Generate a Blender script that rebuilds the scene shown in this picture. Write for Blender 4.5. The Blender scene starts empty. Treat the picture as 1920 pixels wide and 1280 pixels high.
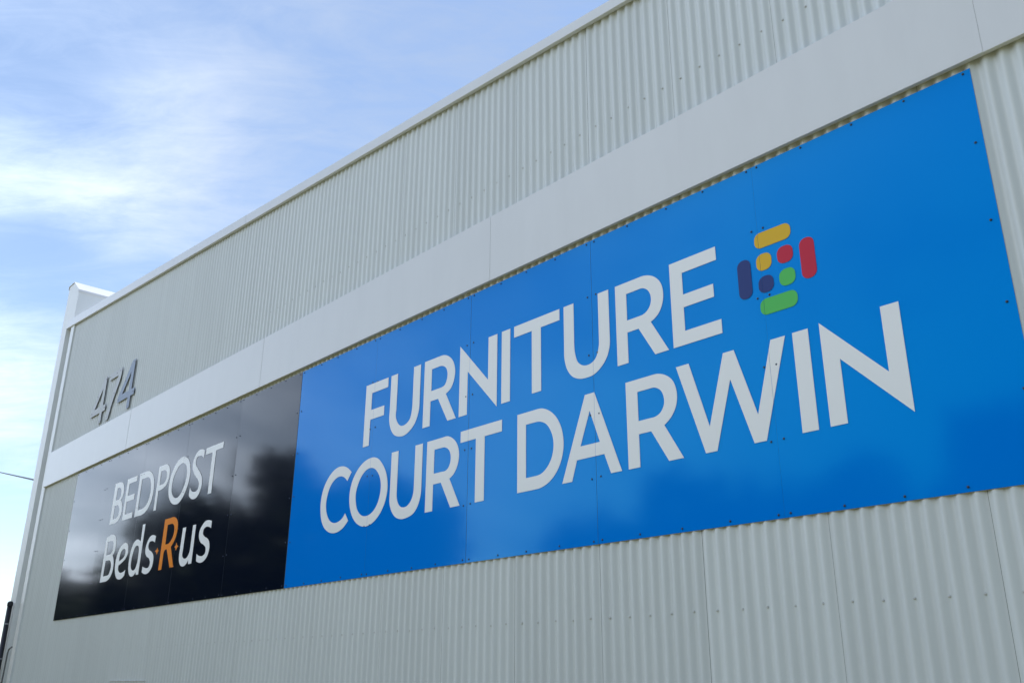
import bpy, bmesh, math, random
from mathutils import Vector, Matrix
from mathutils.geometry import tessellate_polygon
random.seed(7)
C = bpy.context.scene.collection
sc = bpy.context.scene

# ------------------------------------------------------------------ tuned values
LOBES = [((-.899, .200, .389), 260, -.40), ((-.884, .148, .444), 800, .52), ((-.872, .21, .441), 1200, .36), ((-.863, .256, .436), 900, .35), ((-.795, .221, .564), 120, -.16),
         ((-.724, .41, .555), 240, .0), ((-.785, .377, .492), 420, -.10), ((-.93, .21, .302), 200, .40), ((-.963, .235, .131), 40, -.28), ((-.812, .296, .503), 260, .36),
         ((-.865, .13, .485), 150, -.22), ((-.80, -.45, .40), 22, -.45), ((-.35, -.85, .35), 3.2, .62)]
FINE = (5.5, 2.6, -20, 10, .66, .9, 1.3); BIG = (0.9, 1.3, 0, 3, .5, .2, 3.1); WISP = (2.4, 2.0, -14, 10, .62, .55, 7.7); DENS0 = 0.375
CLOUD = (2.12, 2.38, 2.76, 1); GLOWS = [((-.95, -.27, .16), 16.0, 4.2), ((-.78, -.60, .28), 4.5, 4.3), ((-.45, -.82, .4), 3.0, .7)]; SKY_STR = 0.162; EXPOSURE = 0.45
CLAD_COL = (.66, .69, .685); BAND_COL = (.70, .705, .72); TRIM_COL = (.75, .76, .755); GRASS_COL = (.235, .22, .09)
BLUE_COL = (.0, .208, .78); NAVY_COL = (.003, .006, .018); WHITE_COL = (.87, .87, .87); DIGIT_COL = (.60, .62, .65)
SIGN_ROUGH = .085; SIGN_IOR = 1.35; NAVY_IOR = 1.43; SIGN_BUMP = .25
TREES = [(-26.5, -10.5, 1.26, 0), (-25.6, -11.4, 1.2, 0), (-30.5, -9.3, 1.12, 1), (-25.6, -12.9, 1.0, 1), (-36.5, -10.2, .9, 0), (-41, -10.6, .9, 1), (-46, -11, 1.0, 1), (-55, -11.5, 1.1, 0), (-62, -10, 1.0, 1), (-75, -11, 1.1, 0)] + [(-66+5.6*i, -28-.9*((i*7) % 3), (1.0+.09*((i*5) % 4))*(1.4 if i > 6 else .74 if i > 3 else 1), i % 2) for i in range(15)]

# ------------------------------------------------------------------ camera
CAM = (0.0, -4.164, 1.6)
cam_d = bpy.data.cameras.new('camera'); cam_d.sensor_width = 36.0; cam_d.lens = 32.455
cam_d.clip_start = 0.1; cam_d.clip_end = 5000
cam = bpy.data.objects.new('camera', cam_d); C.objects.link(cam)
yaw, pitch, roll = -0.839203483, 0.356665626, 0.00569266
fw = Vector((math.sin(yaw)*math.cos(pitch), math.cos(yaw)*math.cos(pitch), math.sin(pitch)))
rt = Vector((math.cos(yaw), -math.sin(yaw), 0)); up = rt.cross(fw)
r2 = rt*math.cos(roll) + up*math.sin(roll); u2 = up*math.cos(roll) - rt*math.sin(roll)
cam.matrix_world = Matrix(((r2.x, u2.x, -fw.x, CAM[0]), (r2.y, u2.y, -fw.y, CAM[1]), (r2.z, u2.z, -fw.z, CAM[2]), (0, 0, 0, 1)))
sc.camera = cam

# ------------------------------------------------------------------ sky, sun, exposure
SUN_EL, SUN_AZ = math.radians(72), math.radians(4)      # azimuth from +Y (behind the building) towards -X
sun_dir = Vector((math.sin(SUN_AZ)*math.cos(SUN_EL), math.cos(SUN_AZ)*math.cos(SUN_EL), math.sin(SUN_EL)))
w = bpy.data.worlds.new('World'); sc.world = w; w.use_nodes = True
nt = w.node_tree; nt.nodes.clear()
N = nt.nodes.new; L = nt.links.new
def wm(op, a, b=None, clamp=False):
    n = N('ShaderNodeMath'); n.operation = op; n.use_clamp = clamp
    for i, v in enumerate((a, b)):
        if v is None: continue
        if isinstance(v, (int, float)): n.inputs[i].default_value = v
        else: L(v, n.inputs[i])
    return n.outputs[0]
sky = N('ShaderNodeTexSky'); sky.sky_type = 'NISHITA'; sky.sun_disc = False
sky.sun_elevation = SUN_EL; sky.sun_rotation = SUN_AZ; sky.air_density = 1.0; sky.dust_density = 0.15; sky.ozone_density = 1.3
tc = N('ShaderNodeTexCoord'); sep = N('ShaderNodeSeparateXYZ'); L(tc.outputs['Generated'], sep.inputs[0])
zz = wm('ADD', wm('MAXIMUM', sep.outputs[2], 0.0), 0.16)
comb = N('ShaderNodeCombineXYZ')                            # cloud deck coordinates, turned along the wind
L(wm('DIVIDE', wm('ADD', wm('MULTIPLY', sep.outputs[0], .62), wm('MULTIPLY', sep.outputs[1], .78)), zz), comb.inputs[0])
L(wm('DIVIDE', wm('ADD', wm('MULTIPLY', sep.outputs[0], -.78), wm('MULTIPLY', sep.outputs[1], .62)), zz), comb.inputs[1])
def cnoise(scale, stretch, rot, detail, rough, dist, off):
    mp = N('ShaderNodeMapping'); mp.vector_type = 'POINT'
    mp.inputs['Scale'].default_value = (1, stretch, 1); mp.inputs['Rotation'].default_value = (0, 0, math.radians(rot)); mp.inputs['Location'].default_value = (off, off*.7, off*.3)
    L(comb.outputs[0], mp.inputs[0])
    n = N('ShaderNodeTexNoise'); n.inputs['Scale'].default_value = scale; n.inputs['Detail'].default_value = detail
    n.inputs['Roughness'].default_value = rough; n.inputs['Distortion'].default_value = dist
    L(mp.outputs[0], n.inputs['Vector']); return n.outputs['Fac']
big = cnoise(*BIG)
wisp = cnoise(*WISP); fine = cnoise(*FINE)
def lobe(d, k):                                            # soft patch of cloud (or of clear sky) about a compass direction
    v = N('ShaderNodeVectorMath'); v.operation = 'DOT_PRODUCT'; L(tc.outputs['Generated'], v.inputs[0])
    v.inputs[1].default_value = Vector(d).normalized()
    return wm('EXPONENT', wm('MULTIPLY', wm('SUBTRACT', v.outputs['Value'], 1.0), k))
dens = wm('ADD', wm('MULTIPLY', big, .5), wm('MULTIPLY', wisp, .72))
dens = wm('ADD', dens, wm('MULTIPLY', wm('SUBTRACT', fine, .5), .42)); dens = wm('SUBTRACT', dens, DENS0)
for d, k, a in LOBES:
    dens = wm('ADD', dens, wm('MULTIPLY', wm('MULTIPLY', lobe(d, k), a), wm('ADD', wm('MULTIPLY', wisp, 1.6), .2)))
dens = wm('ADD', dens, wm('MULTIPLY', wm('SUBTRACT', 0.42, wm('MAXIMUM', sep.outputs[2], 0.0), True), 0.5))   # haze thickens towards the horizon
dens = wm('MULTIPLY', dens, 0.98, True)
sm = N('ShaderNodeMapRange'); sm.interpolation_type = 'SMOOTHSTEP'; L(dens, sm.inputs[0])
sm.inputs[1].default_value = 0.0; sm.inputs[2].default_value = 1.0; sm.inputs[3].default_value = 0.08; sm.inputs[4].default_value = 1.0
mix = N('ShaderNodeMix'); mix.data_type = 'RGBA'; L(sm.outputs[0], mix.inputs[0]); L(sky.outputs[0], mix.inputs[6])
# the cloud deck is brighter low in the west-south-west, thinner elsewhere
gl = 1.0
for d, k, a in GLOWS: gl = wm('ADD', wm('MULTIPLY', lobe(d, k), a), gl)
cc = N('ShaderNodeVectorMath'); cc.operation = 'SCALE'; cc.inputs[0].default_value = CLOUD[:3]; L(gl, cc.inputs['Scale']); L(cc.outputs[0], mix.inputs[7])
bg = N('ShaderNodeBackground'); bg.inputs[1].default_value = SKY_STR; L(mix.outputs[2], bg.inputs[0])
wo = N('ShaderNodeOutputWorld'); L(bg.outputs[0], wo.inputs[0])
sd = bpy.data.lights.new('sun', 'SUN'); sd.energy = 2.7; sd.angle = math.radians(0.6); sd.color = (1.0, 0.95, 0.87)
so = bpy.data.objects.new('sun', sd); C.objects.link(so); so.rotation_euler = (-sun_dir).to_track_quat('-Z', 'Y').to_euler()
sc.view_settings.view_transform = 'Standard'; sc.view_settings.look = 'None'; sc.view_settings.gamma = 1.0
sc.view_settings.use_curve_mapping = False; sc.view_settings.exposure = EXPOSURE

# ------------------------------------------------------------------ materials
def mat(name, col, rough=.5, ior=1.5, tone=0.0, var=0.0, vscale=3.0, stretch=(1, 1, 1), bump=0.0, bscale=2.0, bdist=.02, coat=0.0, coat_rough=.1, metal=0.0, seedrand=False, bdetail=2.0, tilt=0.0):
    m = bpy.data.materials.new(name); m.use_nodes = True
    t = m.node_tree; b = t.nodes['Principled BSDF']
    b.inputs['Base Color'].default_value = (*col, 1); b.inputs['Roughness'].default_value = rough; b.inputs['IOR'].default_value = ior
    b.inputs['Metallic'].default_value = metal; b.inputs['Coat Weight'].default_value = coat; b.inputs['Coat Roughness'].default_value = coat_rough
    geo = t.nodes.new('ShaderNodeNewGeometry')
    if var:
        mp = t.nodes.new('ShaderNodeMapping'); mp.inputs['Scale'].default_value = stretch; t.links.new(geo.outputs['Position'], mp.inputs[0])
        n = t.nodes.new('ShaderNodeTexNoise'); n.inputs['Scale'].default_value = vscale; n.inputs['Detail'].default_value = 5; n.inputs['Roughness'].default_value = .6
        t.links.new(mp.outputs[0], n.inputs['Vector'])
        cr = t.nodes.new('ShaderNodeMapRange'); cr.inputs[1].default_value = .25; cr.inputs[2].default_value = .75
        cr.inputs[3].default_value = 1-var; cr.inputs[4].default_value = 1+var
        t.links.new(n.outputs['Fac'], cr.inputs[0])
        mx = t.nodes.new('ShaderNodeVectorMath'); mx.operation = 'SCALE'; mx.inputs[0].default_value = col
        t.links.new(cr.outputs[0], mx.inputs['Scale']); t.links.new(mx.outputs[0], b.inputs['Base Color'])
        if tone:                                           # sheets from different batches differ slightly
            oi = t.nodes.new('ShaderNodeObjectInfo'); k = t.nodes.new('ShaderNodeMath'); k.operation = 'MULTIPLY_ADD'
            k.inputs[1].default_value = 2*tone; k.inputs[2].default_value = -tone; t.links.new(oi.outputs['Random'], k.inputs[0])
            a = t.nodes.new('ShaderNodeMath'); a.operation = 'ADD'; t.links.new(cr.outputs[0], a.inputs[0]); t.links.new(k.outputs[0], a.inputs[1]); t.links.new(a.outputs[0], mx.inputs['Scale'])
        rr = t.nodes.new('ShaderNodeMath'); rr.operation = 'MULTIPLY_ADD'; rr.inputs[1].default_value = .12; rr.inputs[2].default_value = rough-.06
        t.links.new(n.outputs['Fac'], rr.inputs[0]); t.links.new(rr.outputs[0], b.inputs['Roughness'])
    if bump:
        n2 = t.nodes.new('ShaderNodeTexNoise'); n2.inputs['Scale'].default_value = bscale; n2.inputs['Detail'].default_value = bdetail
        if seedrand:
            n2.noise_dimensions = '4D'; oi = t.nodes.new('ShaderNodeObjectInfo')
            k = t.nodes.new('ShaderNodeMath'); k.operation = 'MULTIPLY'; k.inputs[1].default_value = 40
            t.links.new(oi.outputs['Random'], k.inputs[0]); t.links.new(k.outputs[0], n2.inputs['W'])
        t.links.new(geo.outputs['Position'], n2.inputs['Vector'])
        bp = t.nodes.new('ShaderNodeBump'); bp.inputs['Strength'].default_value = bump; bp.inputs['Distance'].default_value = bdist
        if tilt:                                           # each panel sits very slightly out of true
            oi2 = t.nodes.new('ShaderNodeObjectInfo'); wn = t.nodes.new('ShaderNodeTexWhiteNoise'); wn.noise_dimensions = '1D'
            t.links.new(oi2.outputs['Random'], wn.inputs['W'])
            vs = t.nodes.new('ShaderNodeVectorMath'); vs.operation = 'MULTIPLY_ADD'; vs.inputs[1].default_value = (tilt*2, 0, tilt*2); vs.inputs[2].default_value = (-tilt, 0, -tilt)
            t.links.new(wn.outputs['Color'], vs.inputs[0])
            va = t.nodes.new('ShaderNodeVectorMath'); va.operation = 'ADD'; t.links.new(geo.outputs['Normal'], va.inputs[0]); t.links.new(vs.outputs[0], va.inputs[1])
            vn = t.nodes.new('ShaderNodeVectorMath'); vn.operation = 'NORMALIZE'; t.links.new(va.outputs[0], vn.inputs[0]); t.links.new(vn.outputs[0], bp.inputs['Normal'])
        t.links.new(n2.outputs['Fac'], bp.inputs['Height']); t.links.new(bp.outputs[0], b.inputs['Normal'])
        if coat: t.links.new(bp.outputs[0], b.inputs['Coat Normal'])
    return m

# letter outlines in metres on the sign plane; s marks a smooth point, t a smooth join of line and curve
GLYPHS = [
  ('a', 'F', ['-6.516,4.023 -6.185,4.023 -6.185,3.938 -6.421,3.938 -6.421,3.788 -6.226,3.788 -6.226,3.704 -6.426,3.704 -6.426,3.480 -6.516,3.480']),
  ('a', 'U', ['-6.143,4.023 -6.048,4.023 -6.048,3.725t -6.050,3.653s -6.029,3.607s -5.976,3.562s -5.903,3.563s -5.853,3.595s -5.833,3.649s -5.826,3.725t -5.826,4.024 -5.731,4.024 -5.731,3.680t -5.749,3.602s -5.787,3.540s -5.850,3.495s -5.925,3.471s -5.993,3.476s -6.065,3.504s -6.109,3.551s -6.142,3.636s -6.143,3.733t']),
  ('a', 'R', ['-5.679,4.029 -5.679,3.482 -5.586,3.482 -5.586,3.681 -5.490,3.681 -5.365,3.480 -5.263,3.480 -5.393,3.700 -5.329,3.735s -5.294,3.797s -5.287,3.869s -5.313,3.943s -5.362,3.994s -5.426,4.023s -5.490,4.029t', '-5.581,3.945 -5.480,3.945t -5.438,3.936s -5.400,3.911s -5.382,3.872s -5.385,3.818s -5.409,3.777s -5.471,3.764t -5.581,3.764']),
  ('a', 'N', ['-5.229,4.041 -4.896,3.695 -4.896,4.025 -4.796,4.025 -4.796,3.470 -5.132,3.815 -5.132,3.479 -5.229,3.479']),
  ('a', 'I', ['-4.747,4.026 -4.654,4.026 -4.654,3.479 -4.747,3.479']),
  ('a', 'T', ['-4.613,4.027 -4.150,4.027 -4.150,3.945 -4.335,3.945 -4.335,3.482 -4.428,3.482 -4.428,3.943 -4.613,3.943']),
  ('a', 'U', ['-4.110,4.027 -4.015,4.027 -4.015,3.752t -4.008,3.662s -3.983,3.597s -3.935,3.563s -3.871,3.560s -3.830,3.581s -3.801,3.636s -3.792,3.697t -3.792,4.027 -3.698,4.027 -3.698,3.688t -3.705,3.622s -3.729,3.566s -3.778,3.514s -3.844,3.479s -3.911,3.473s -3.971,3.480s -4.039,3.513s -4.087,3.577s -4.107,3.646s -4.110,3.742t']),
  ('a', 'R', ['-3.640,4.026 -3.640,3.483 -3.549,3.483 -3.549,3.684 -3.457,3.684 -3.336,3.484 -3.230,3.484 -3.358,3.701 -3.298,3.735s -3.262,3.793s -3.251,3.859s -3.265,3.930s -3.307,3.984s -3.364,4.016s -3.423,4.026t', '-3.547,3.946 -3.462,3.946t -3.410,3.943s -3.370,3.916s -3.348,3.862s -3.359,3.809s -3.391,3.777s -3.438,3.765t -3.547,3.765']),
  ('a', 'E', ['-3.195,4.030 -2.850,4.030 -2.850,3.944 -3.102,3.944 -3.102,3.802 -2.883,3.802 -2.883,3.720 -3.103,3.720 -3.103,3.570 -2.845,3.570 -2.845,3.484 -3.195,3.484']),
  ('b', 'C', ['-6.666,3.294 -6.732,3.340s -6.814,3.368s -6.917,3.365s -7.036,3.302s -7.106,3.215s -7.136,3.101s -7.130,3.025s -7.108,2.949s -7.056,2.875s -6.980,2.826s -6.898,2.805s -6.820,2.808s -6.746,2.831s -6.671,2.884 -6.725,2.953 -6.757,2.921s -6.820,2.894s -6.893,2.891s -6.965,2.919s -7.019,2.981s -7.045,3.064s -7.031,3.149s -6.985,3.229s -6.916,3.273s -6.832,3.283s -6.773,3.263s -6.724,3.225']),
  ('b', 'O', ['-6.333,3.364s -6.421,3.364s -6.514,3.336s -6.593,3.279s -6.650,3.203s -6.673,3.122s -6.671,3.044s -6.642,2.957s -6.584,2.879s -6.510,2.830s -6.434,2.807s -6.352,2.809s -6.265,2.841s -6.190,2.899s -6.139,2.977s -6.117,3.065s -6.123,3.135s -6.156,3.221s -6.208,3.288s -6.268,3.339s', '-6.366,3.281s -6.433,3.276s -6.503,3.235s -6.549,3.176s -6.578,3.097s -6.571,3.025s -6.540,2.956s -6.487,2.910s -6.423,2.890s -6.356,2.895s -6.293,2.924s -6.243,2.980s -6.216,3.057s -6.215,3.126s -6.238,3.187s -6.279,3.238s -6.318,3.266s']),
  ('b', 'U', ['-6.081,3.358 -5.986,3.358 -5.986,3.024t -5.980,2.973s -5.963,2.937s -5.932,2.906s -5.886,2.892s -5.836,2.898s -5.792,2.930s -5.765,2.981s -5.760,3.036t -5.760,3.359 -5.663,3.359 -5.663,2.994t -5.675,2.930s -5.702,2.875s -5.748,2.831s -5.829,2.807s -5.917,2.805s -5.990,2.830s -6.047,2.884s -6.078,2.952s -6.081,3.026t']),
  ('b', 'R', ['-5.607,3.359 -5.607,2.815 -5.515,2.815 -5.515,3.015 -5.421,3.015 -5.300,2.814 -5.191,2.814 -5.319,3.030 -5.269,3.057s -5.232,3.104s -5.212,3.169s -5.218,3.233s -5.250,3.292s -5.306,3.338s -5.358,3.358s -5.419,3.359t', '-5.512,3.281 -5.425,3.281t -5.384,3.277s -5.337,3.251s -5.312,3.205s -5.313,3.155s -5.336,3.114s -5.370,3.096s -5.415,3.096t -5.512,3.096']),
  ('b', 'T', ['-5.198,3.361 -4.736,3.361 -4.736,3.276 -4.922,3.276 -4.922,2.813 -5.021,2.813 -5.021,3.276 -5.198,3.276']),
  ('b', 'D', ['-4.575,3.360 -4.399,3.360t -4.331,3.356s -4.265,3.329s -4.192,3.266s -4.146,3.182s -4.128,3.086s -4.141,2.997s -4.180,2.919s -4.245,2.857s -4.323,2.823s -4.393,2.815t -4.575,2.815', '-4.487,3.273 -4.399,3.273t -4.350,3.268s -4.292,3.241s -4.249,3.189s -4.224,3.122s -4.223,3.060s -4.243,2.996s -4.287,2.942s -4.335,2.913s -4.392,2.904t -4.487,2.904']),
  ('b', 'A', ['-3.929,3.360 -3.846,3.360 -3.635,2.817 -3.724,2.817 -3.775,2.945 -4.010,2.945 -4.056,2.814 -4.145,2.814', '-3.890,3.246 -3.809,3.029 -3.977,3.029']),
  ('b', 'R', ['-3.582,3.360 -3.582,2.816 -3.491,2.816 -3.491,3.016 -3.396,3.016 -3.275,2.817 -3.168,2.817 -3.296,3.034 -3.240,3.075s -3.205,3.127s -3.192,3.186s -3.197,3.239s -3.224,3.298s -3.267,3.334s -3.321,3.356s -3.382,3.360t', '-3.490,3.280 -3.396,3.280t -3.354,3.277s -3.309,3.248s -3.290,3.204s -3.290,3.163s -3.318,3.117s -3.356,3.099s -3.402,3.097t -3.490,3.097']),
  ('b', 'W', ['-3.188,3.363 -3.095,3.363 -2.977,2.962 -2.854,3.364 -2.781,3.364 -2.661,2.966 -2.544,3.359 -2.454,3.359 -2.623,2.815 -2.698,2.815 -2.819,3.201 -2.938,2.816 -3.015,2.816']),
  ('b', 'I', ['-2.411,3.361 -2.318,3.361 -2.318,2.815 -2.411,2.815']),
  ('b', 'N', ['-2.253,3.372 -1.919,3.025 -1.919,3.362 -1.824,3.362 -1.824,2.804 -2.160,3.152 -2.160,2.817 -2.253,2.817']),
  ('c', 'B', ['-12.396,4.049 -12.274,4.049t -12.190,4.042s -12.114,4.014s -12.068,3.954s -12.053,3.877s -12.090,3.822s -12.133,3.806 -12.074,3.768s -12.029,3.687s -12.032,3.606s -12.087,3.547s -12.193,3.515s -12.294,3.518t -12.396,3.518', '-12.293,3.979 -12.235,3.979t -12.177,3.961s -12.143,3.913s -12.142,3.852s -12.179,3.820s -12.229,3.818t -12.293,3.818', '-12.302,3.748 -12.209,3.748t -12.150,3.724s -12.117,3.669s -12.120,3.617s -12.167,3.586s -12.229,3.575t -12.302,3.575']),
  ('c', 'E', ['-11.970,4.045 -11.645,4.045 -11.645,3.978 -11.888,3.978 -11.888,3.821 -11.657,3.821 -11.657,3.749 -11.896,3.749 -11.896,3.587 -11.639,3.587 -11.639,3.519 -11.970,3.519']),
  ('c', 'D', ['-11.561,4.052 -11.367,4.052t -11.273,4.041s -11.167,3.994s -11.096,3.918s -11.061,3.821s -11.059,3.715s -11.103,3.616s -11.201,3.544s -11.333,3.512s -11.423,3.514t -11.561,3.514', '-11.477,3.971 -11.310,3.971t -11.242,3.953s -11.168,3.872s -11.145,3.783s -11.164,3.687s -11.228,3.618s -11.317,3.591s -11.378,3.586t -11.477,3.586']),
  ('c', 'P', ['-10.973,4.043 -10.973,3.516 -10.902,3.516 -10.902,3.745 -10.861,3.745t -10.756,3.757s -10.676,3.790s -10.634,3.850s -10.632,3.938s -10.663,3.996s -10.721,4.031s -10.789,4.047s -10.869,4.043t', '-10.891,3.978 -10.822,3.978t -10.768,3.970s -10.730,3.952s -10.708,3.914s -10.708,3.858s -10.757,3.816s -10.827,3.809t -10.891,3.809']),
  ('c', 'O', ['-10.278,4.050s -10.387,4.041s -10.484,3.989s -10.556,3.912s -10.598,3.822s -10.602,3.727s -10.577,3.650s -10.517,3.577s -10.441,3.531s -10.357,3.509s -10.256,3.513s -10.169,3.558s -10.094,3.639s -10.048,3.731s -10.036,3.829s -10.065,3.912s -10.124,3.987s -10.204,4.030s', '-10.281,3.975s -10.362,3.961s -10.441,3.908s -10.496,3.836s -10.513,3.751s -10.500,3.683s -10.455,3.626s -10.383,3.589s -10.304,3.583s -10.237,3.613s -10.173,3.679s -10.137,3.752s -10.127,3.836s -10.155,3.905s -10.206,3.952s']),
  ('c', 'S', ['-9.716,4.024 -9.774,4.047s -9.857,4.054s -9.929,4.025s -9.985,3.963s -9.993,3.879s -9.950,3.815s -9.867,3.752s -9.795,3.699s -9.766,3.653s -9.777,3.607s -9.818,3.585s -9.874,3.585s -9.936,3.603s -9.998,3.656 -9.998,3.559 -9.945,3.523s -9.875,3.504s -9.796,3.509s -9.723,3.558s -9.690,3.635s -9.702,3.706s -9.752,3.769s -9.844,3.840s -9.907,3.893s -9.924,3.939s -9.899,3.977s -9.828,3.982s -9.759,3.965s -9.716,3.937']),
  ('c', 'T', ['-9.677,4.039 -9.252,4.039 -9.252,3.973 -9.422,3.973 -9.422,3.508 -9.510,3.508 -9.510,3.966 -9.677,3.966']),
  ('d', 'B', ['-12.413,3.355 -12.314,3.370t -12.202,3.372s -12.118,3.348s -12.064,3.298s -12.044,3.215s -12.059,3.143s -12.109,3.108 -12.060,3.057s -12.028,2.995s -12.027,2.916s -12.078,2.841s -12.180,2.799s -12.289,2.795t -12.420,2.795', '-12.342,3.295 -12.245,3.295t -12.176,3.288s -12.139,3.259s -12.124,3.197s -12.153,3.146s -12.227,3.126t -12.332,3.126', '-12.330,3.056 -12.225,3.056t -12.153,3.037s -12.113,2.989s -12.113,2.923s -12.148,2.876s -12.226,2.865t -12.335,2.865']),
  ('d', 'e', ['-11.601,2.887 -11.607,2.824 -11.673,2.794s -11.775,2.787s -11.866,2.812s -11.925,2.868s -11.962,2.943s -11.968,3.036s -11.933,3.125s -11.868,3.185s -11.792,3.216s -11.713,3.220s -11.642,3.195s -11.605,3.145s -11.596,3.080s -11.645,3.026s -11.735,2.989s -11.847,2.961 -11.846,2.914s -11.804,2.878s -11.735,2.861s -11.668,2.867s', '-11.853,3.009 -11.854,3.065s -11.824,3.121s -11.773,3.149s -11.729,3.150s -11.689,3.128s -11.678,3.087s -11.707,3.051s -11.776,3.025s']),
  ('d', 'd', ['-11.237,3.386 -11.158,3.386 -11.166,2.799 -11.239,2.799 -11.258,2.834 -11.301,2.802s -11.372,2.790s -11.448,2.812s -11.495,2.866s -11.520,2.951s -11.517,3.053s -11.485,3.146s -11.422,3.205s -11.345,3.222s -11.281,3.208s -11.230,3.185', '-11.258,3.105s -11.281,3.132s -11.325,3.148s -11.379,3.136s -11.424,3.076s -11.443,2.995s -11.439,2.918s -11.406,2.878s -11.339,2.858s -11.287,2.874s -11.255,2.922s -11.246,3.028s']),
  ('d', 's', ['-10.782,3.200 -10.872,3.223s -10.949,3.215s -11.018,3.163s -11.048,3.090s -11.035,3.033s -10.988,2.991s -10.894,2.952s -10.857,2.906s -10.870,2.864s -10.929,2.851s -10.987,2.859s -11.065,2.880 -11.068,2.816 -11.004,2.794s -10.937,2.785s -10.848,2.801s -10.776,2.862s -10.767,2.934s -10.788,2.985s -10.850,3.028s -10.944,3.068s -10.974,3.108s -10.956,3.147s -10.896,3.156s -10.837,3.147s -10.792,3.130']),
  ('o', '*', ['-10.691,3.062 -10.671,3.036 -10.642,3.024 -10.667,3.008 -10.688,2.980 -10.710,3.010 -10.752,3.025 -10.709,3.040']),
  ('o', 'R', ['-10.577,3.366 -10.423,3.366t -10.331,3.365s -10.249,3.336s -10.195,3.272s -10.189,3.194s -10.211,3.124s -10.258,3.070s -10.311,3.031 -10.174,2.800 -10.273,2.800 -10.417,3.014 -10.478,3.006s -10.495,2.968t -10.497,2.798 -10.585,2.798', '-10.479,3.295 -10.398,3.295t -10.336,3.288s -10.293,3.260s -10.275,3.203s -10.290,3.145s -10.335,3.102s -10.408,3.073t -10.475,3.073']),
  ('o', '*', ['-10.171,3.067 -10.146,3.035 -10.109,3.020 -10.139,3.003 -10.163,2.975 -10.183,3.006 -10.213,3.019 -10.179,3.035']),
  ('d', 'u', ['-10.044,3.209 -9.959,3.209 -9.971,2.959t -9.972,2.907s -9.941,2.877s -9.889,2.864s -9.838,2.876s -9.796,2.919s -9.785,2.998t -9.783,3.208 -9.707,3.208 -9.709,2.798 -9.790,2.798 -9.800,2.843 -9.843,2.804s -9.920,2.785s -9.996,2.806s -10.041,2.856s -10.054,2.909s -10.051,2.990t']),
  ('d', 's', ['-9.323,3.201 -9.403,3.218s -9.468,3.218s -9.549,3.179s -9.599,3.122s -9.594,3.058s -9.546,3.005s -9.450,2.964s -9.397,2.926s -9.394,2.881s -9.445,2.855s -9.503,2.855s -9.552,2.865s -9.605,2.887 -9.597,2.813 -9.545,2.795s -9.490,2.786s -9.403,2.799s -9.329,2.853s -9.308,2.928s -9.335,2.992s -9.382,3.025s -9.462,3.056s -9.504,3.088s -9.502,3.128s -9.456,3.151s -9.390,3.148s -9.324,3.127']),
]

M_CLAD = mat('cladding_paint', CLAD_COL, .36, 1.5, tone=.022, var=.05, vscale=1.5, stretch=(5, 1, .3), bump=.06, bscale=1.1, bdist=.02)
M_BAND = mat('flashing_paint', BAND_COL, .33, 1.5, tone=.012, var=.03, vscale=2.2, stretch=(2, 1, .5), bump=.16, bscale=1.6, bdist=.02)
M_TRIM = mat('trim_paint', TRIM_COL, .4, 1.5, var=.04, vscale=3, bump=.05, bscale=3)
M_INNER = mat('inner_wall', (.05, .05, .048), .9)
M_BLUE = mat('blue_panel', BLUE_COL, SIGN_ROUGH, SIGN_IOR, var=.012, vscale=.8, bump=SIGN_BUMP, bscale=.55, bdist=.02, seedrand=True, bdetail=1.0, tilt=.005)
M_NAVY = mat('navy_panel', NAVY_COL, SIGN_ROUGH, NAVY_IOR, var=.02, vscale=.8, bump=SIGN_BUMP, bscale=.55, bdist=.02, seedrand=True, bdetail=1.0, tilt=.005)
M_BLUE.node_tree.nodes['Principled BSDF'].inputs['Specular Tint'].default_value = (.0, 1, 1, 1)
M_EDGE = mat('panel_edge', (.16, .17, .16), .5)
M_WHITE = mat('white_vinyl', WHITE_COL, .32, 1.45, var=.01, vscale=2)
M_ORANGE = mat('orange_vinyl', (.86, .25, .002), .45, 1.15)
M_ORANGE.node_tree.nodes['Principled BSDF'].inputs['Specular Tint'].default_value = (1, .45, .02, 1)
M_YEL = mat('yellow_vinyl', (.76, .46, .02), .32, 1.25); M_RED = mat('red_vinyl', (.57, .016, .05), .32, 1.25)
M_NAVYV = mat('navy_vinyl', (.017, .042, .20), .32, 1.25); M_GRN = mat('green_vinyl', (.09, .54, .11), .32, 1.25)
M_SCRW = mat('screw_painted', (.55, .56, .55), .4); M_SCRB = mat('screw_dark', (.018, .035, .075), .4)
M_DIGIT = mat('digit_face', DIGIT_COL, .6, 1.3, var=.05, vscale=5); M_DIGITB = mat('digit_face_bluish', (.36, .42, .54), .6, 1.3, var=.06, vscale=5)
M_DSIDE = mat('digit_side', (.17, .17, .19), .5)
M_POST = mat('black_steel', (.012, .013, .018), .4, 1.5, var=.2, vscale=8); M_RING = mat('pale_band', (.3, .31, .33), .5)
M_CABLE = mat('cable_black', (.015, .016, .02), .6); M_CONDUIT = mat('grey_conduit', (.12, .125, .13), .5)
M_ROOF = mat('roof_sheet', (.55, .57, .57), .45, var=.04, vscale=1)
M_GRASS = mat('grass', GRASS_COL, .9, var=.35, vscale=1.7, bump=.6, bscale=14, bdist=.05)
M_ROAD = mat('asphalt', (.055, .055, .057), .85, var=.2, vscale=9, bump=.4, bscale=60, bdist=.01)
M_CONC = mat('concrete', (.33, .32, .30), .85, var=.12, vscale=5)
M_BARK = mat('bark', (.13, .10, .075), .9, var=.3, vscale=9, stretch=(1, 1, .2)); M_LEAF = mat('leaves', (.04, .06, .022), .6, var=.45, vscale=1.1)
M_TIMBER = mat('pole_timber', (.14, .115, .09), .85, var=.25, vscale=10, stretch=(1, 1, .1))

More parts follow.
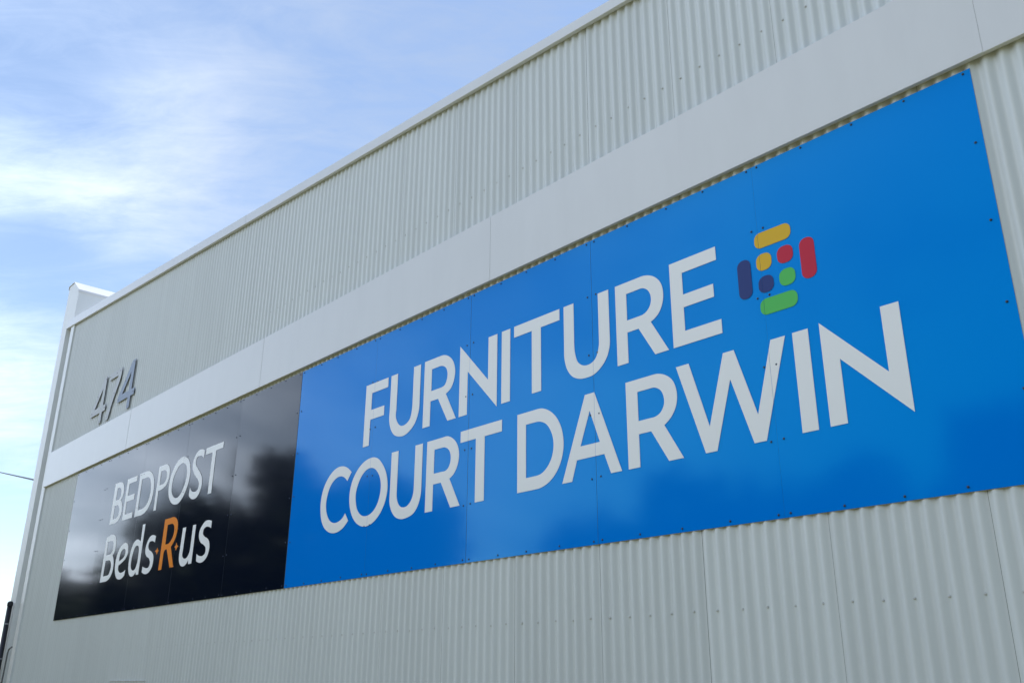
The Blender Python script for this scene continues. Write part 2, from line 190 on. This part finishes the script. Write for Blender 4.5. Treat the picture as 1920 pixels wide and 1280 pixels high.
# ------------------------------------------------------------------ helpers
def obj(name, bm, mats, parent=None, smooth=False):
    me = bpy.data.meshes.new(name)
    bmesh.ops.recalc_face_normals(bm, faces=bm.faces)
    bm.to_mesh(me); bm.free()
    for m in (mats if isinstance(mats, (list, tuple)) else [mats]): me.materials.append(m)
    if smooth:
        for p in me.polygons: p.use_smooth = True
    o = bpy.data.objects.new(name, me); C.objects.link(o)
    if parent is not None: o.parent = parent
    return o
def thing(name, label, cat, loc=(0, 0, 0), group=None):
    o = bpy.data.objects.new(name, None); C.objects.link(o); o.location = loc; o.empty_display_size = .3
    o['label'] = label; o['category'] = cat
    if group: o['group'] = group
    return o
def put(o, loc): o.location = loc; return o
def box(bm, x0, x1, y0, y1, z0, z1, mi=0):
    v = [bm.verts.new(c) for c in ((x0, y0, z0), (x1, y0, z0), (x1, y1, z0), (x0, y1, z0), (x0, y0, z1), (x1, y0, z1), (x1, y1, z1), (x0, y1, z1))]
    for f in ((0, 1, 5, 4), (1, 2, 6, 5), (2, 3, 7, 6), (3, 0, 4, 7), (4, 5, 6, 7), (3, 2, 1, 0)):
        bm.faces.new([v[i] for i in f]).material_index = mi
def prism(bm, prof, x0, x1, dz=0.0, closed=True, mi=0):
    """profile of (y, z) points swept along x; dz lifts the x0 end"""
    a = [bm.verts.new((x0, y, z+dz)) for y, z in prof]; b = [bm.verts.new((x1, y, z)) for y, z in prof]
    n = len(prof)
    for i in range(n if closed else n-1):
        j = (i+1) % n; bm.faces.new((a[i], a[j], b[j], b[i])).material_index = mi
    if closed: bm.faces.new(a); bm.faces.new(b[::-1])
def tube(bm, pts, rad, seg=10, cap=True):
    rings = []
    for i, p in enumerate(pts):
        p = Vector(p); q = Vector(pts[min(i+1, len(pts)-1)]); o = Vector(pts[max(i-1, 0)]); d = (q-o).normalized()
        s = d.orthogonal().normalized() if abs(d.z) < .99 else Vector((1, 0, 0)); t = d.cross(s).normalized(); s = t.cross(d)
        r = rad[i] if isinstance(rad, (list, tuple)) else rad
        rings.append([bm.verts.new(p + s*r*math.cos(a*2*math.pi/seg) + t*r*math.sin(a*2*math.pi/seg)) for a in range(seg)])
    for a, b in zip(rings, rings[1:]):
        for i in range(seg): bm.faces.new((a[i], a[(i+1) % seg], b[(i+1) % seg], b[i]))
    if cap: bm.faces.new(rings[0][::-1]); bm.faces.new(rings[-1])
def at(y, x, z): k = 1 + y/4.164; return x*k, 1.6 + (z-1.6)*k     # a measurement on the sign plane carried to a layer y deeper

def screw_mesh(name, m, r, h):
    bm = bmesh.new(); n = 8; prev = None
    for rr, yy in ((r*1.35, 0), (r*1.35, -h*.25), (r*.95, -h*.35), (r*.85, -h*.9), (r*.5, -h)):
        ring = [bm.verts.new((rr*math.cos(i*2*math.pi/n), yy, rr*math.sin(i*2*math.pi/n))) for i in range(n)]
        if prev:
            for i in range(n): bm.faces.new((prev[i], prev[(i+1) % n], ring[(i+1) % n], ring[i]))
        prev = ring
    bm.faces.new(prev)
    bmesh.ops.recalc_face_normals(bm, faces=bm.faces)
    me = bpy.data.meshes.new(name); bm.to_mesh(me); bm.free(); me.materials.append(m); return me
ME_SCRW = screw_mesh('screw', M_SCRW, 0.0050, .006); ME_SCRB = screw_mesh('screw', M_SCRB, .0048, .005)
def screw(me, parent, x, y, z):
    o = bpy.data.objects.new('screw', me); C.objects.link(o); o.parent = parent; o.location = (x, y, z); return o

# ------------------------------------------------------------------ ground
def sheet(name, x0, x1, y0, y1, z, m):
    bm = bmesh.new(); v = [bm.verts.new(c) for c in ((x0, y0, z), (x1, y0, z), (x1, y1, z), (x0, y1, z))]; bm.faces.new(v)
    o = obj(name, bm, m); o['kind'] = 'structure'; return o
sheet('ground', -1500, 1500, -1500, 1500, 0, M_GRASS)
bm = bmesh.new(); box(bm, -200, 200, -24.15, -16.15, -.06, .004); o = obj('road', bm, M_ROAD); o['kind'] = 'structure'
bm = bmesh.new(); box(bm, -200, 200, -16.15, -15.95, -.1, .12); box(bm, -200, 200, -24.35, -24.15, -.1, .12); o = obj('kerb', bm, M_CONC); o['kind'] = 'structure'
bm = bmesh.new(); box(bm, -200, 200, -13.6, -12.2, -.1, .03); o = obj('footpath', bm, M_CONC); o['kind'] = 'structure'

# ------------------------------------------------------------------ warehouse
X0, X1 = -15.56, 4.2
def ztop(x): return 6.196 + .0855*(-3.426 - x)            # underside of the roof flashing
W = thing('warehouse', 'long pale grey warehouse clad in corrugated metal with a wide flat band above its signs', 'building', (X0, 0, 0))
def wp(o): o.matrix_parent_inverse = Matrix.Translation((-X0, 0, 0)); return o
PITCH, XC = .0762, -2.758
def clad(x0, x1, z0, zfun, gap):
    bm = bmesh.new(); n = int(round((x1-x0)/PITCH*12)); prev = None
    for i in range(n+1):
        x = x0 + gap + (x1-x0-gap)*i/n
        y = .0125 - .0085*math.cos(2*math.pi*(x-XC)/PITCH)
        e = min(i, n-i)
        if n-i < 5: y -= .0010*(5-(n-i))/5                 # the lap edge lifts a little
        a = bm.verts.new((x, y, z0)); b = bm.verts.new((x, y, zfun(x)))
        if prev: bm.faces.new((prev[0], a, b, prev[1]))
        prev = (a, b)
    return bm
seams = [-.815 - .7605*k for k in range(-6, 20)]          # sheet laps
seams = [s for s in seams if s > X0+.1]
edges = sorted([X1] + [s for s in seams if s < X1-.2] + [X0])
sheets_lo, sheets_up = [], []
for a, b in zip(edges, edges[1:]):
    for lst, z0, zf, sh in ((sheets_lo, .06, lambda x: 4.62, .0), (sheets_up, 4.88, lambda x: ztop(x)+.07, .0)):
        g = random.choice((.0008, .0012, .002, .0028))
        o = obj('cladding_sheet', clad(a, b, z0, zf, g), M_CLAD, W, smooth=True); wp(o); lst.append((a, b, o))
# screws in the valleys: the hundred nearest as parts, the rest as one part
spots = []
for lst, zs in ((sheets_lo, (1.977, .75)), (sheets_up, (5.322,))):
    for a, b, o in lst:
        for z in zs:
            k0 = math.ceil((a - XC)/PITCH + .4)
            for k in range(k0, int((b - XC)/PITCH)+1):
                if k % 2 == 0: spots.append((XC + (k+.5)*PITCH + random.uniform(-.006, .006), .0195, z + random.uniform(-.004, .004), o))
spots = [s for s in spots if s[0] < X1-.05]
spots.append((-2.0, .0195, 1.644, sheets_lo[-1][2]))
spots.sort(key=lambda s: (Vector(s[:3])-Vector((-1.5, -4.164, 1.6))).length + (6 if s[2] < 1 else 0))
for x, y, z, o in spots[:100]:
    s = screw(ME_SCRW, o, x, y, z)
bm = bmesh.new()
for x, y, z, o in spots[100:]:
    n0 = len(bm.verts); bm.from_mesh(ME_SCRW); bm.verts.ensure_lookup_table()
    bmesh.ops.translate(bm, vec=(x, y, z), verts=bm.verts[n0:])
o = wp(obj('screw_rows', bm, M_SCRW, W)); o['kind'] = 'stuff'
# inner wall, sides, roof
bm = bmesh.new()
v = [bm.verts.new(c) for y in (.04, 20) for c in ((X0+.06, y, 0), (X1-.002, y, 0), (X1-.002, y, ztop(X1)), (X0+.06, y, ztop(X0)))]
for f in ((0, 1, 2, 3), (5, 4, 7, 6), (1, 5, 6, 2), (4, 0, 3, 7), (3, 2, 6, 7)): bm.faces.new([v[i] for i in f])
wp(obj('wall', bm, M_INNER, W))
bm = bmesh.new(); box(bm, X1, X1+.06, .0, 20, 0, ztop(X1)-.01); wp(obj('side_wall', bm, M_CLAD, W))
bm = bmesh.new()
prism(bm, [(.3, ztop(X1)+.02), (20.1, ztop(X1)+.02), (20.1, ztop(X1)+.05), (.3, ztop(X1)+.05)], X0-.1, X1+.1, dz=ztop(X0-.1)-ztop(X1+.1))
wp(obj('roof', bm, M_ROOF, W))
# flat band (apron flashing) under the upper sheets
yb = -.032
_, zb0 = at(yb, 0, 4.4865); _, zb1 = at(yb, 0, 5.036)
bseams = [at(yb, x, 0)[0] for x in (-1.233, -3.066, -4.897, -6.72, -8.562, -10.385, -12.247, -14.139)]
be = [-15.55] + bseams[::-1] + [bseams[0]+1.82, bseams[0]+3.64, X1]
for i, (a, b) in enumerate(zip(be, be[1:])):
    bm = bmesh.new(); dy = -.0016 if i % 2 else 0.0
    # face, drip lip returning to the wall, top bent back behind the sheets
    prism(bm, [(.001, zb0+.004), (yb+dy+.002, zb0), (yb+dy, zb0+.002), (yb+dy, zb1-.003), (yb+dy+.003, zb1), (.003, zb1+.012), (.003, zb1+.010), (yb+dy+.004, zb1-.004), (yb+dy+.0015, zb0+.0035), (.001, zb0+.0055)], a+(.0007 if i else 0), b)
    wp(obj('band_panel', bm, M_BAND, W))
# roof edge flashing, rising towards the left
yf = -.034
def zbot(x): return 1.6 + (6.197 + .0855*(-3.426 - x) - 1.6)*(1+yf/4.164) - .0005
def ztp(x): return 1.6 + (6.300 + .0905*(-3.591 - x) - 1.6)*(1+yf/4.164)
fe = [-15.885, -12.9, -9.3, -5.7, -2.1, 1.5, X1+.1]
for i, (a, b) in enumerate(zip(fe, fe[1:])):
    bm = bmesh.new(); dy = -.0015*(i % 2); R = []
    for x in (a, b):
        R.append([bm.verts.new(c) for c in ((x, .001, zbot(x)+.004), (x, yf+dy+.003, zbot(x)), (x, yf+dy, zbot(x)+.003), (x, yf+dy, ztp(x)-.002), (x, yf+dy+.002, ztp(x)), (x, .36, ztp(x)-.02), (x, .36, ztp(x)-.05), (x, .03, zbot(x)+.03))])
    n = len(R[0])
    for k in range(n): bm.faces.new((R[0][k], R[0][(k+1) % n], R[1][(k+1) % n], R[1][k]))
    bm.faces.new(R[0]); bm.faces.new(R[1][::-1])
    wp(obj('roof_flashing', bm, M_BAND, W))
# parapet blade at the left end, standing above the roof
bm = bmesh.new()
prof = [(-16.19, 0), (-15.90, 0), (-15.90, 7.245), (-15.575, 7.245), (-15.575, 7.83), (-15.90, 8.07), (-16.17, 8.07)]
yb0 = -.03
A = [bm.verts.new((x, yb0, z)) for x, z in prof]; B = [bm.verts.new((x, 20, z)) for x, z in prof]
for k in range(len(prof)): bm.faces.new((A[k], A[(k+1) % len(prof)], B[(k+1) % len(prof)], B[k]))
bm.faces.new(A); bm.faces.new(B[::-1])
bl = wp(obj('parapet', bm, M_TRIM, W))
bm = bmesh.new()                                            # thin folded capping on the sloping top
cp = [(-15.563, 7.80), (-15.563, 7.842), (-15.897, 8.084), (-16.185, 8.084), (-16.185, 8.02), (-16.172, 8.02), (-16.172, 8.072), (-15.90, 8.072), (-15.573, 7.835), (-15.573, 7.80)]
A = [bm.verts.new((x, yb0-.012, z)) for x, z in cp]; B = [bm.verts.new((x, 20, z)) for x, z in cp]
for k in range(len(cp)): bm.faces.new((A[k], A[(k+1) % len(cp)], B[(k+1) % len(cp)], B[k]))
bm.faces.new(A); bm.faces.new(B[::-1])
o = wp(obj('capping', bm, M_BAND, W))
bm = bmesh.new()                                            # corner channel between parapet and sheets, with its inner return
prism_pts = [(-15.898, -.028), (-15.885, .055), (-15.72, .058), (-15.70, -.012), (-15.52, -.018), (-15.515, .03), (-15.69, .062), (-15.898, .062)]
A = [bm.verts.new((x, y, 0)) for x, y in prism_pts]; B = [bm.verts.new((x, y, ztop(x)+.03)) for x, y in prism_pts]
for k in range(len(A)): bm.faces.new((A[k], A[(k+1) % len(A)], B[(k+1) % len(A)], B[k]))
bm.faces.new(A[::-1]); bm.faces.new(B)
wp(obj('corner_flashing', bm, M_TRIM, W))
# low louvred vent whose hood shows at the foot of the picture, and a conduit beside the corner
bm = bmesh.new()
for k in range(9): prism(bm, [(.0, .90+k*.07), (.0, .905+k*.07), (.03, .95+k*.07), (.03, .945+k*.07)], -11.58, -10.60)
box(bm, -11.62, -11.58, -.004, .035, .90, 1.57); box(bm, -10.60, -10.56, -.004, .035, .90, 1.57)
vt = wp(obj('vent', bm, M_CLAD, W))
bm = bmesh.new()
prism(bm, [(.03, 1.634), (.001, 1.632), (.001, 1.627), (.003, 1.627), (.003, 1.630), (.03, 1.631)], -11.62, -10.56)
o = obj('hood', bm, M_BAND, vt)
bm = bmesh.new(); tube(bm, [(-15.79, -.045, .2), (-15.795, -.045, 1.6), (-15.77, -.045, 2.02), (-15.755, -.04, 2.07), (-15.715, -.02, 2.10), (-15.69, .0, 2.10)], .011, 8)
wp(obj('conduit', bm, M_CONDUIT, W, smooth=True))

# ------------------------------------------------------------------ signs
def panel_set(parent, xs, m, ox):
    res = []
    for i, (a, b) in enumerate(zip(xs, xs[1:])):
        bm = bmesh.new(); g = (.0004, .0005, .0013, .0006, .0003)[i]
        v = []
        t0, t1 = random.uniform(-.0011, .0011), random.uniform(-.0011, .0011)
        for y, e in ((0, 0), (.004, 0)):
            for x, z, s in ((a+g, 2.403, t0), (b-g, 2.403, t1), (b-g, 4.435, t1), (a+g, 4.435, t0)):
                v.append(bm.verts.new((x-ox, y + (s if y == 0 else max(s, 0)*.2), z)))
        f = bm.faces.new((v[0], v[1], v[2], v[3]))
        for q in ((4, 7, 6, 5), (0, 4, 5, 1), (1, 5, 6, 2), (2, 6, 7, 3), (3, 7, 4, 0)): bm.faces.new([v[k] for k in q]).material_index = 1
        p = obj('panel', bm, [m, M_EDGE], parent); res.append(p)
        for z in (4.418, 2.424):
            n = 5
            for k in range(n):
                fx = a + .035 + (b-a-.07)*k/(n-1); screw(ME_SCRB, p, fx-ox+random.uniform(-.012, .012)*(0 < k < n-1), -.001, z+random.uniform(-.003, .003))
        for z in (4.031, 3.622, 3.215, 2.808):
            for fx in (a+.038, b-.038): screw(ME_SCRB, p, fx-ox, -.001, z+random.uniform(-.004, .004))
    return res
XB = [-7.665, -6.385, -5.110, -3.848, -2.561, -1.306]
XN = [-14.03, -12.745, -11.475, -10.205, -8.925, -7.668]
BS = thing('shop_sign', 'wide bright blue sign with two lines of white capitals and a small coloured block emblem', 'sign', (XB[0], 0, 2.403-2.403))
NS = thing('shop_sign', 'glossy dark navy sign with white lettering and one large orange letter', 'sign', (XN[0], 0, 0))
panel_set(BS, XB, M_BLUE, XB[0]); panel_set(NS, XN, M_NAVY, XN[0])

def outline(s):
    P, F = [], []
    for t in s.split():
        f = t[-1] if t[-1] in 'st' else 'k'
        x, z = t.rstrip('st').split(','); P.append(Vector((float(x), float(z)))); F.append(f)
    n = len(P); out = []
    def tan(i):
        a, b, c = P[i-1], P[i], P[(i+1) % n]
        if F[i] == 't':
            prevline = F[i-1] != 's'
            return (b-a).normalized() if prevline else (c-b).normalized()
        l0, l1 = (b-a).length, (c-b).length
        return ((b-a)/l0*l1 + (c-b)/l1*l0)/(l0+l1)
    for i in range(n):
        j = (i+1) % n; A, B = P[i], P[j]; out.append(A.copy())
        if F[i] != 's' and F[j] != 's': continue
        Ln = (B-A).length; ch = (B-A)/Ln
        mb = tan(j) if F[j] != 'k' else None; ma = tan(i) if F[i] != 'k' else None
        if ma is None: ma = ch*1.5 - mb*.5
        if mb is None: mb = ch*1.5 - ma*.5
        for k in range(1, 6):
            t = k/6; h00 = 2*t**3-3*t*t+1; h10 = t**3-2*t*t+t; h01 = -2*t**3+3*t*t; h11 = t**3-t*t
            out.append(A*h00 + ma*Ln*h10 + B*h01 + mb*Ln*h11)
    return out
def flat(loops, y, ox, cuts=()):
    """a filled flat shape with holes, parted where it crosses the joints between panels"""
    bm = bmesh.new(); allp = [p for l in loops for p in l]
    vs = [bm.verts.new((p.x-ox, y, p.y)) for p in allp]
    for tri in tessellate_polygon([[Vector((p.x, p.y, 0)) for p in l] for l in loops]):
        try: bm.faces.new([vs[i] for i in tri])
        except ValueError: pass
    for c in cuts:
        xs = [v.co.x for v in bm.verts]
        if min(xs) < c-ox < max(xs):
            for s in (-1, 1): bmesh.ops.bisect_plane(bm, geom=bm.verts[:]+bm.edges[:]+bm.faces[:], plane_co=(c-ox+s*.0007, 0, 0), plane_no=(1, 0, 0))
            dead = [f for f in bm.faces if abs(f.calc_center_median().x-(c-ox)) < .0006]
            bmesh.ops.delete(bm, geom=dead, context='FACES')
    for f in bm.faces:
        f.normal_update()
        if f.normal.y > 0: f.normal_flip()
    return bm
def flat_obj(name, bm, m, parent):
    me = bpy.data.meshes.new(name); bm.to_mesh(me); bm.free(); me.materials.append(m)
    o = bpy.data.objects.new(name, me); C.objects.link(o); o.parent = parent; return o
for grp, ch, loops in GLYPHS:
    blue = grp in 'ab'; ox = XB[0] if blue else XN[0]
    bm = flat([outline(s) for s in loops], -.0024, ox, (XB if blue else XN)[1:-1])
    o = flat_obj('star' if ch == '*' else 'letter', bm, M_ORANGE if grp == 'o' else M_WHITE, BS if blue else NS)
    if grp == 'o' and ch == 'R': o['label'] = 'orange capital R'
def rrect(x0, x1, z0, z1, r):
    pts = []
    for cx, cz, a0 in ((x1-r, z1-r, 0), (x0+r, z1-r, 90), (x0+r, z0+r, 180), (x1-r, z0+r, 270)):
        for k in range(9): a = math.radians(a0+k*90/8); pts.append(Vector((cx+r*math.cos(a), cz+r*math.sin(a))))
    return pts
for nm, m, x0, x1, z0, z1 in (('emblem_bar', M_YEL, -2.586, -2.354, 3.909, 4.004), ('emblem_bar', M_RED, -2.314, -2.226, 3.636, 3.873), ('emblem_bar', M_NAVYV, -2.713, -2.625, 3.638, 3.875), ('emblem_bar', M_GRN, -2.586, -2.354, 3.508, 3.603),
    ('emblem_dot', M_YEL, -2.586, -2.488, 3.772, 3.873), ('emblem_dot', M_RED, -2.452, -2.354, 3.772, 3.873), ('emblem_dot', M_NAVYV, -2.584, -2.488, 3.638, 3.737), ('emblem_dot', M_GRN, -2.452, -2.353, 3.638, 3.737)):
    o = flat_obj(nm, flat([rrect(x0, x1, z0, z1, .040)], -.0024, XB[0], XB[1:-1]), m, BS)
    o['label'] = {M_YEL: 'yellow', M_RED: 'red', M_NAVYV: 'navy', M_GRN: 'green'}[m] + (' rounded bar' if 'bar' in nm else ' rounded square')

# ------------------------------------------------------------------ street number, three metal digits on short pins
FOUR = ['-12.375,5.785 -12.478,5.785 -12.866,5.325 -12.866,5.255 -12.476,5.255 -12.476,5.092 -12.378,5.092 -12.378,5.255 -12.266,5.255 -12.266,5.350 -12.375,5.350', '-12.476,5.625 -12.476,5.350 -12.715,5.350']
SEVEN = ['-13.335,5.785 -12.860,5.785 -12.862,5.690t -12.900,5.585s -12.958,5.490s -13.060,5.325s -13.118,5.185s -13.160,5.082 -13.276,5.082 -13.235,5.205s -13.165,5.365s -13.075,5.515s -12.985,5.690 -13.335,5.690']
yd, th = -.013, .005
for ch, loops, dx, lab, pins in (('4', FOUR, -1.072, 'pale metal figure 4 nearest the corner of the building, left of the 7', [(-12.40, 5.75), (-12.80, 5.30), (-12.43, 5.12), (-12.30, 5.30), (-12.65, 5.53)]),
        ('7', SEVEN, 0, 'pale metal figure 7 between the two figures 4 on the corrugated wall', [(-13.30, 5.74), (-12.92, 5.75), (-13.05, 5.74), (-13.22, 5.12), (-13.05, 5.44)]),
        ('4', FOUR, 0, 'bluish metal figure 4 farthest from the corner, right of the 7', [(-12.40, 5.75), (-12.82, 5.29), (-12.43, 5.12), (-12.30, 5.30), (-12.65, 5.53)])):
    T = thing('number_digit', lab, 'house number', (0, 0, 0), 'metal street number digits')
    lo = [[Vector(at(yd, p.x+dx, p.y)) for p in outline(s)] for s in loops]
    cx = sum(p.x for p in lo[0])/len(lo[0]); cz = min(p.y for p in lo[0]); T.location = (cx, 0, cz)
    bm = flat(lo, yd, 0)
    for f in bm.faces: f.material_index = 0
    ex = bmesh.ops.extrude_face_region(bm, geom=bm.faces[:]); vv = [e for e in ex['geom'] if isinstance(e, bmesh.types.BMVert)]
    for v in vv: v.co.y += th
    bm.normal_update()
    for f in bm.faces: f.material_index = 0 if abs(f.normal.y) > .9 and f.calc_center_median().y < yd+.003 else 1
    bmesh.ops.translate(bm, vec=(-cx, 0, -cz), verts=bm.verts)
    o = obj('digit_face', bm, [M_DIGITB if 'bluish' in lab else M_DIGIT, M_DSIDE], T)
    for px, pz in pins:
        bm = bmesh.new(); q = at(yd, px+dx, pz); tube(bm, [(q[0]-cx, .02, q[1]-cz), (q[0]-cx, yd-.003, q[1]-cz)], .008, 8)
        obj('fixing_pin', bm, M_DSIDE, T)

# ------------------------------------------------------------------ dark post at the corner, overhead cable and its pole
T = thing('corner_post', 'slim black pipe post with pale bands standing at the left corner of the building', 'post', (-15.985, -.08, 0))
bm = bmesh.new(); tube(bm, [(0, 0, 0), (0, 0, 2.70)], .036, 16); obj('shaft', bm, M_POST, T, smooth=True)
bm = bmesh.new(); tube(bm, [(0, 0, 2.701), (0, 0, 2.745), (0, 0, 2.765), (0, 0, 2.772)], [.041, .041, .032, .012], 20); obj('post_cap', bm, M_POST, T)
for z in (2.43, 1.93):
    bm = bmesh.new(); tube(bm, [(0, 0, z), (0, 0, z+.018)], .038, 16); obj('band', bm, M_RING, T)
p0 = Vector((-16.2, .27, 4.66)); P1 = Vector((-20.17, 1.0, 5.443)); P2 = Vector((-36.42, 4.0, 8.64))
p1 = P2 + (P2-P1)*2.5
bm = bmesh.new(); pts = []
for i in range(25):
    t = i/24; q = p0.lerp(p1, t); q.z -= .0*math.sin(math.pi*t); pts.append(q)
tube(bm, pts, .018, 6); o = obj('overhead_cable', bm, M_CABLE); o['label'] = 'thin black overhead cable running to the left edge of the building'; o['category'] = 'cable'
T = thing('utility_pole', 'grey timber power pole left of the warehouse holding the overhead cable', 'pole', (p1.x, p1.y, 0))
bm = bmesh.new(); tube(bm, [(0, 0, 0), (0, 0, p1.z+.8)], [.16, .11], 12); obj('shaft', bm, M_TIMBER, T, smooth=True)
bm = bmesh.new(); box(bm, -.06, .06, -1.1, 1.1, p1.z+.3, p1.z+.42); obj('crossarm', bm, M_TIMBER, T)

# ------------------------------------------------------------------ trees across the lawn and the road, mirrored in the glossy signs
def make_tree(seed, h, cw, n):
    rnd = random.Random(seed)
    T = bpy.data.objects.new('shade_tree', None); C.objects.link(T)
    bm = bmesh.new(); fork = h*.32
    tube(bm, [(0, 0, -.1), (.03*h/5, 0, fork*.5), (0, .02, fork)], [h*.035, h*.026, h*.022], 10)
    tips = []
    for k in range(6):
        a = k*1.05+rnd.uniform(-.3, .3); r = cw*rnd.uniform(.35, .6); zt = h*rnd.uniform(.55, .8)
        mid = Vector((math.cos(a)*r*.45, math.sin(a)*r*.45, (fork+zt)*.5+.1)); tip = Vector((math.cos(a)*r, math.sin(a)*r, zt))
        tube(bm, [(0, 0, fork-.05), mid, tip], [h*.016, h*.011, h*.005], 7); tips.append(tip)
    obj('trunk', bm, M_BARK, T, smooth=True)
    bm = bmesh.new(); clumps = []
    for k in range(40):
        a = rnd.uniform(0, 6.28); r = cw*math.sqrt(rnd.random())*.82; zz_ = h*(.14+.74*rnd.random()*(1-.4*(r/cw)**2)); clumps.append((Vector((r*math.cos(a), r*math.sin(a), zz_)), cw*rnd.uniform(.2, .36)))
    for k in range(n):
        c, s = rnd.choice(clumps); d = Vector((rnd.gauss(0, 1), rnd.gauss(0, 1), rnd.gauss(0, .8))).normalized()*s*rnd.uniform(.45, 1.05)
        p = c+d; q = Matrix.Rotation(rnd.uniform(0, 6.28), 3, Vector((rnd.gauss(0, 1), rnd.gauss(0, 1), rnd.gauss(0, 1))).normalized()); l = h*rnd.uniform(.03, .055)
        bm.faces.new([bm.verts.new(p + q @ Vector(c2)*l) for c2 in ((-1, 0, 0), (0, -.45, .1), (1, 0, 0), (0, .45, .1))])
    me = bpy.data.meshes.new('crown'); bm.to_mesh(me); bm.free(); me.materials.append(M_LEAF)
    o = bpy.data.objects.new('crown', me); C.objects.link(o); o.parent = T
    return T
kinds = [make_tree(s, h, cw, 7000) for s, h, cw in ((3, 7.2, 3.6), (5, 6.2, 3.2))]
used = [False]*len(kinds)
for i, (x, y, s, k) in enumerate(TREES):
    if not used[k]: T = kinds[k]; used[k] = True
    else:
        T = kinds[k].copy(); C.objects.link(T)
        for ch in list(kinds[k].children):
            c = ch.copy(); C.objects.link(c); c.parent = T
    T.location = (x, y, 0); T.scale = (s, s, s); T.rotation_euler = (0, 0, i*1.7)
    T['label'] = 'leafy green shade tree across the lawn facing the warehouse'; T['category'] = 'tree'; T['group'] = 'shade trees facing the warehouse'
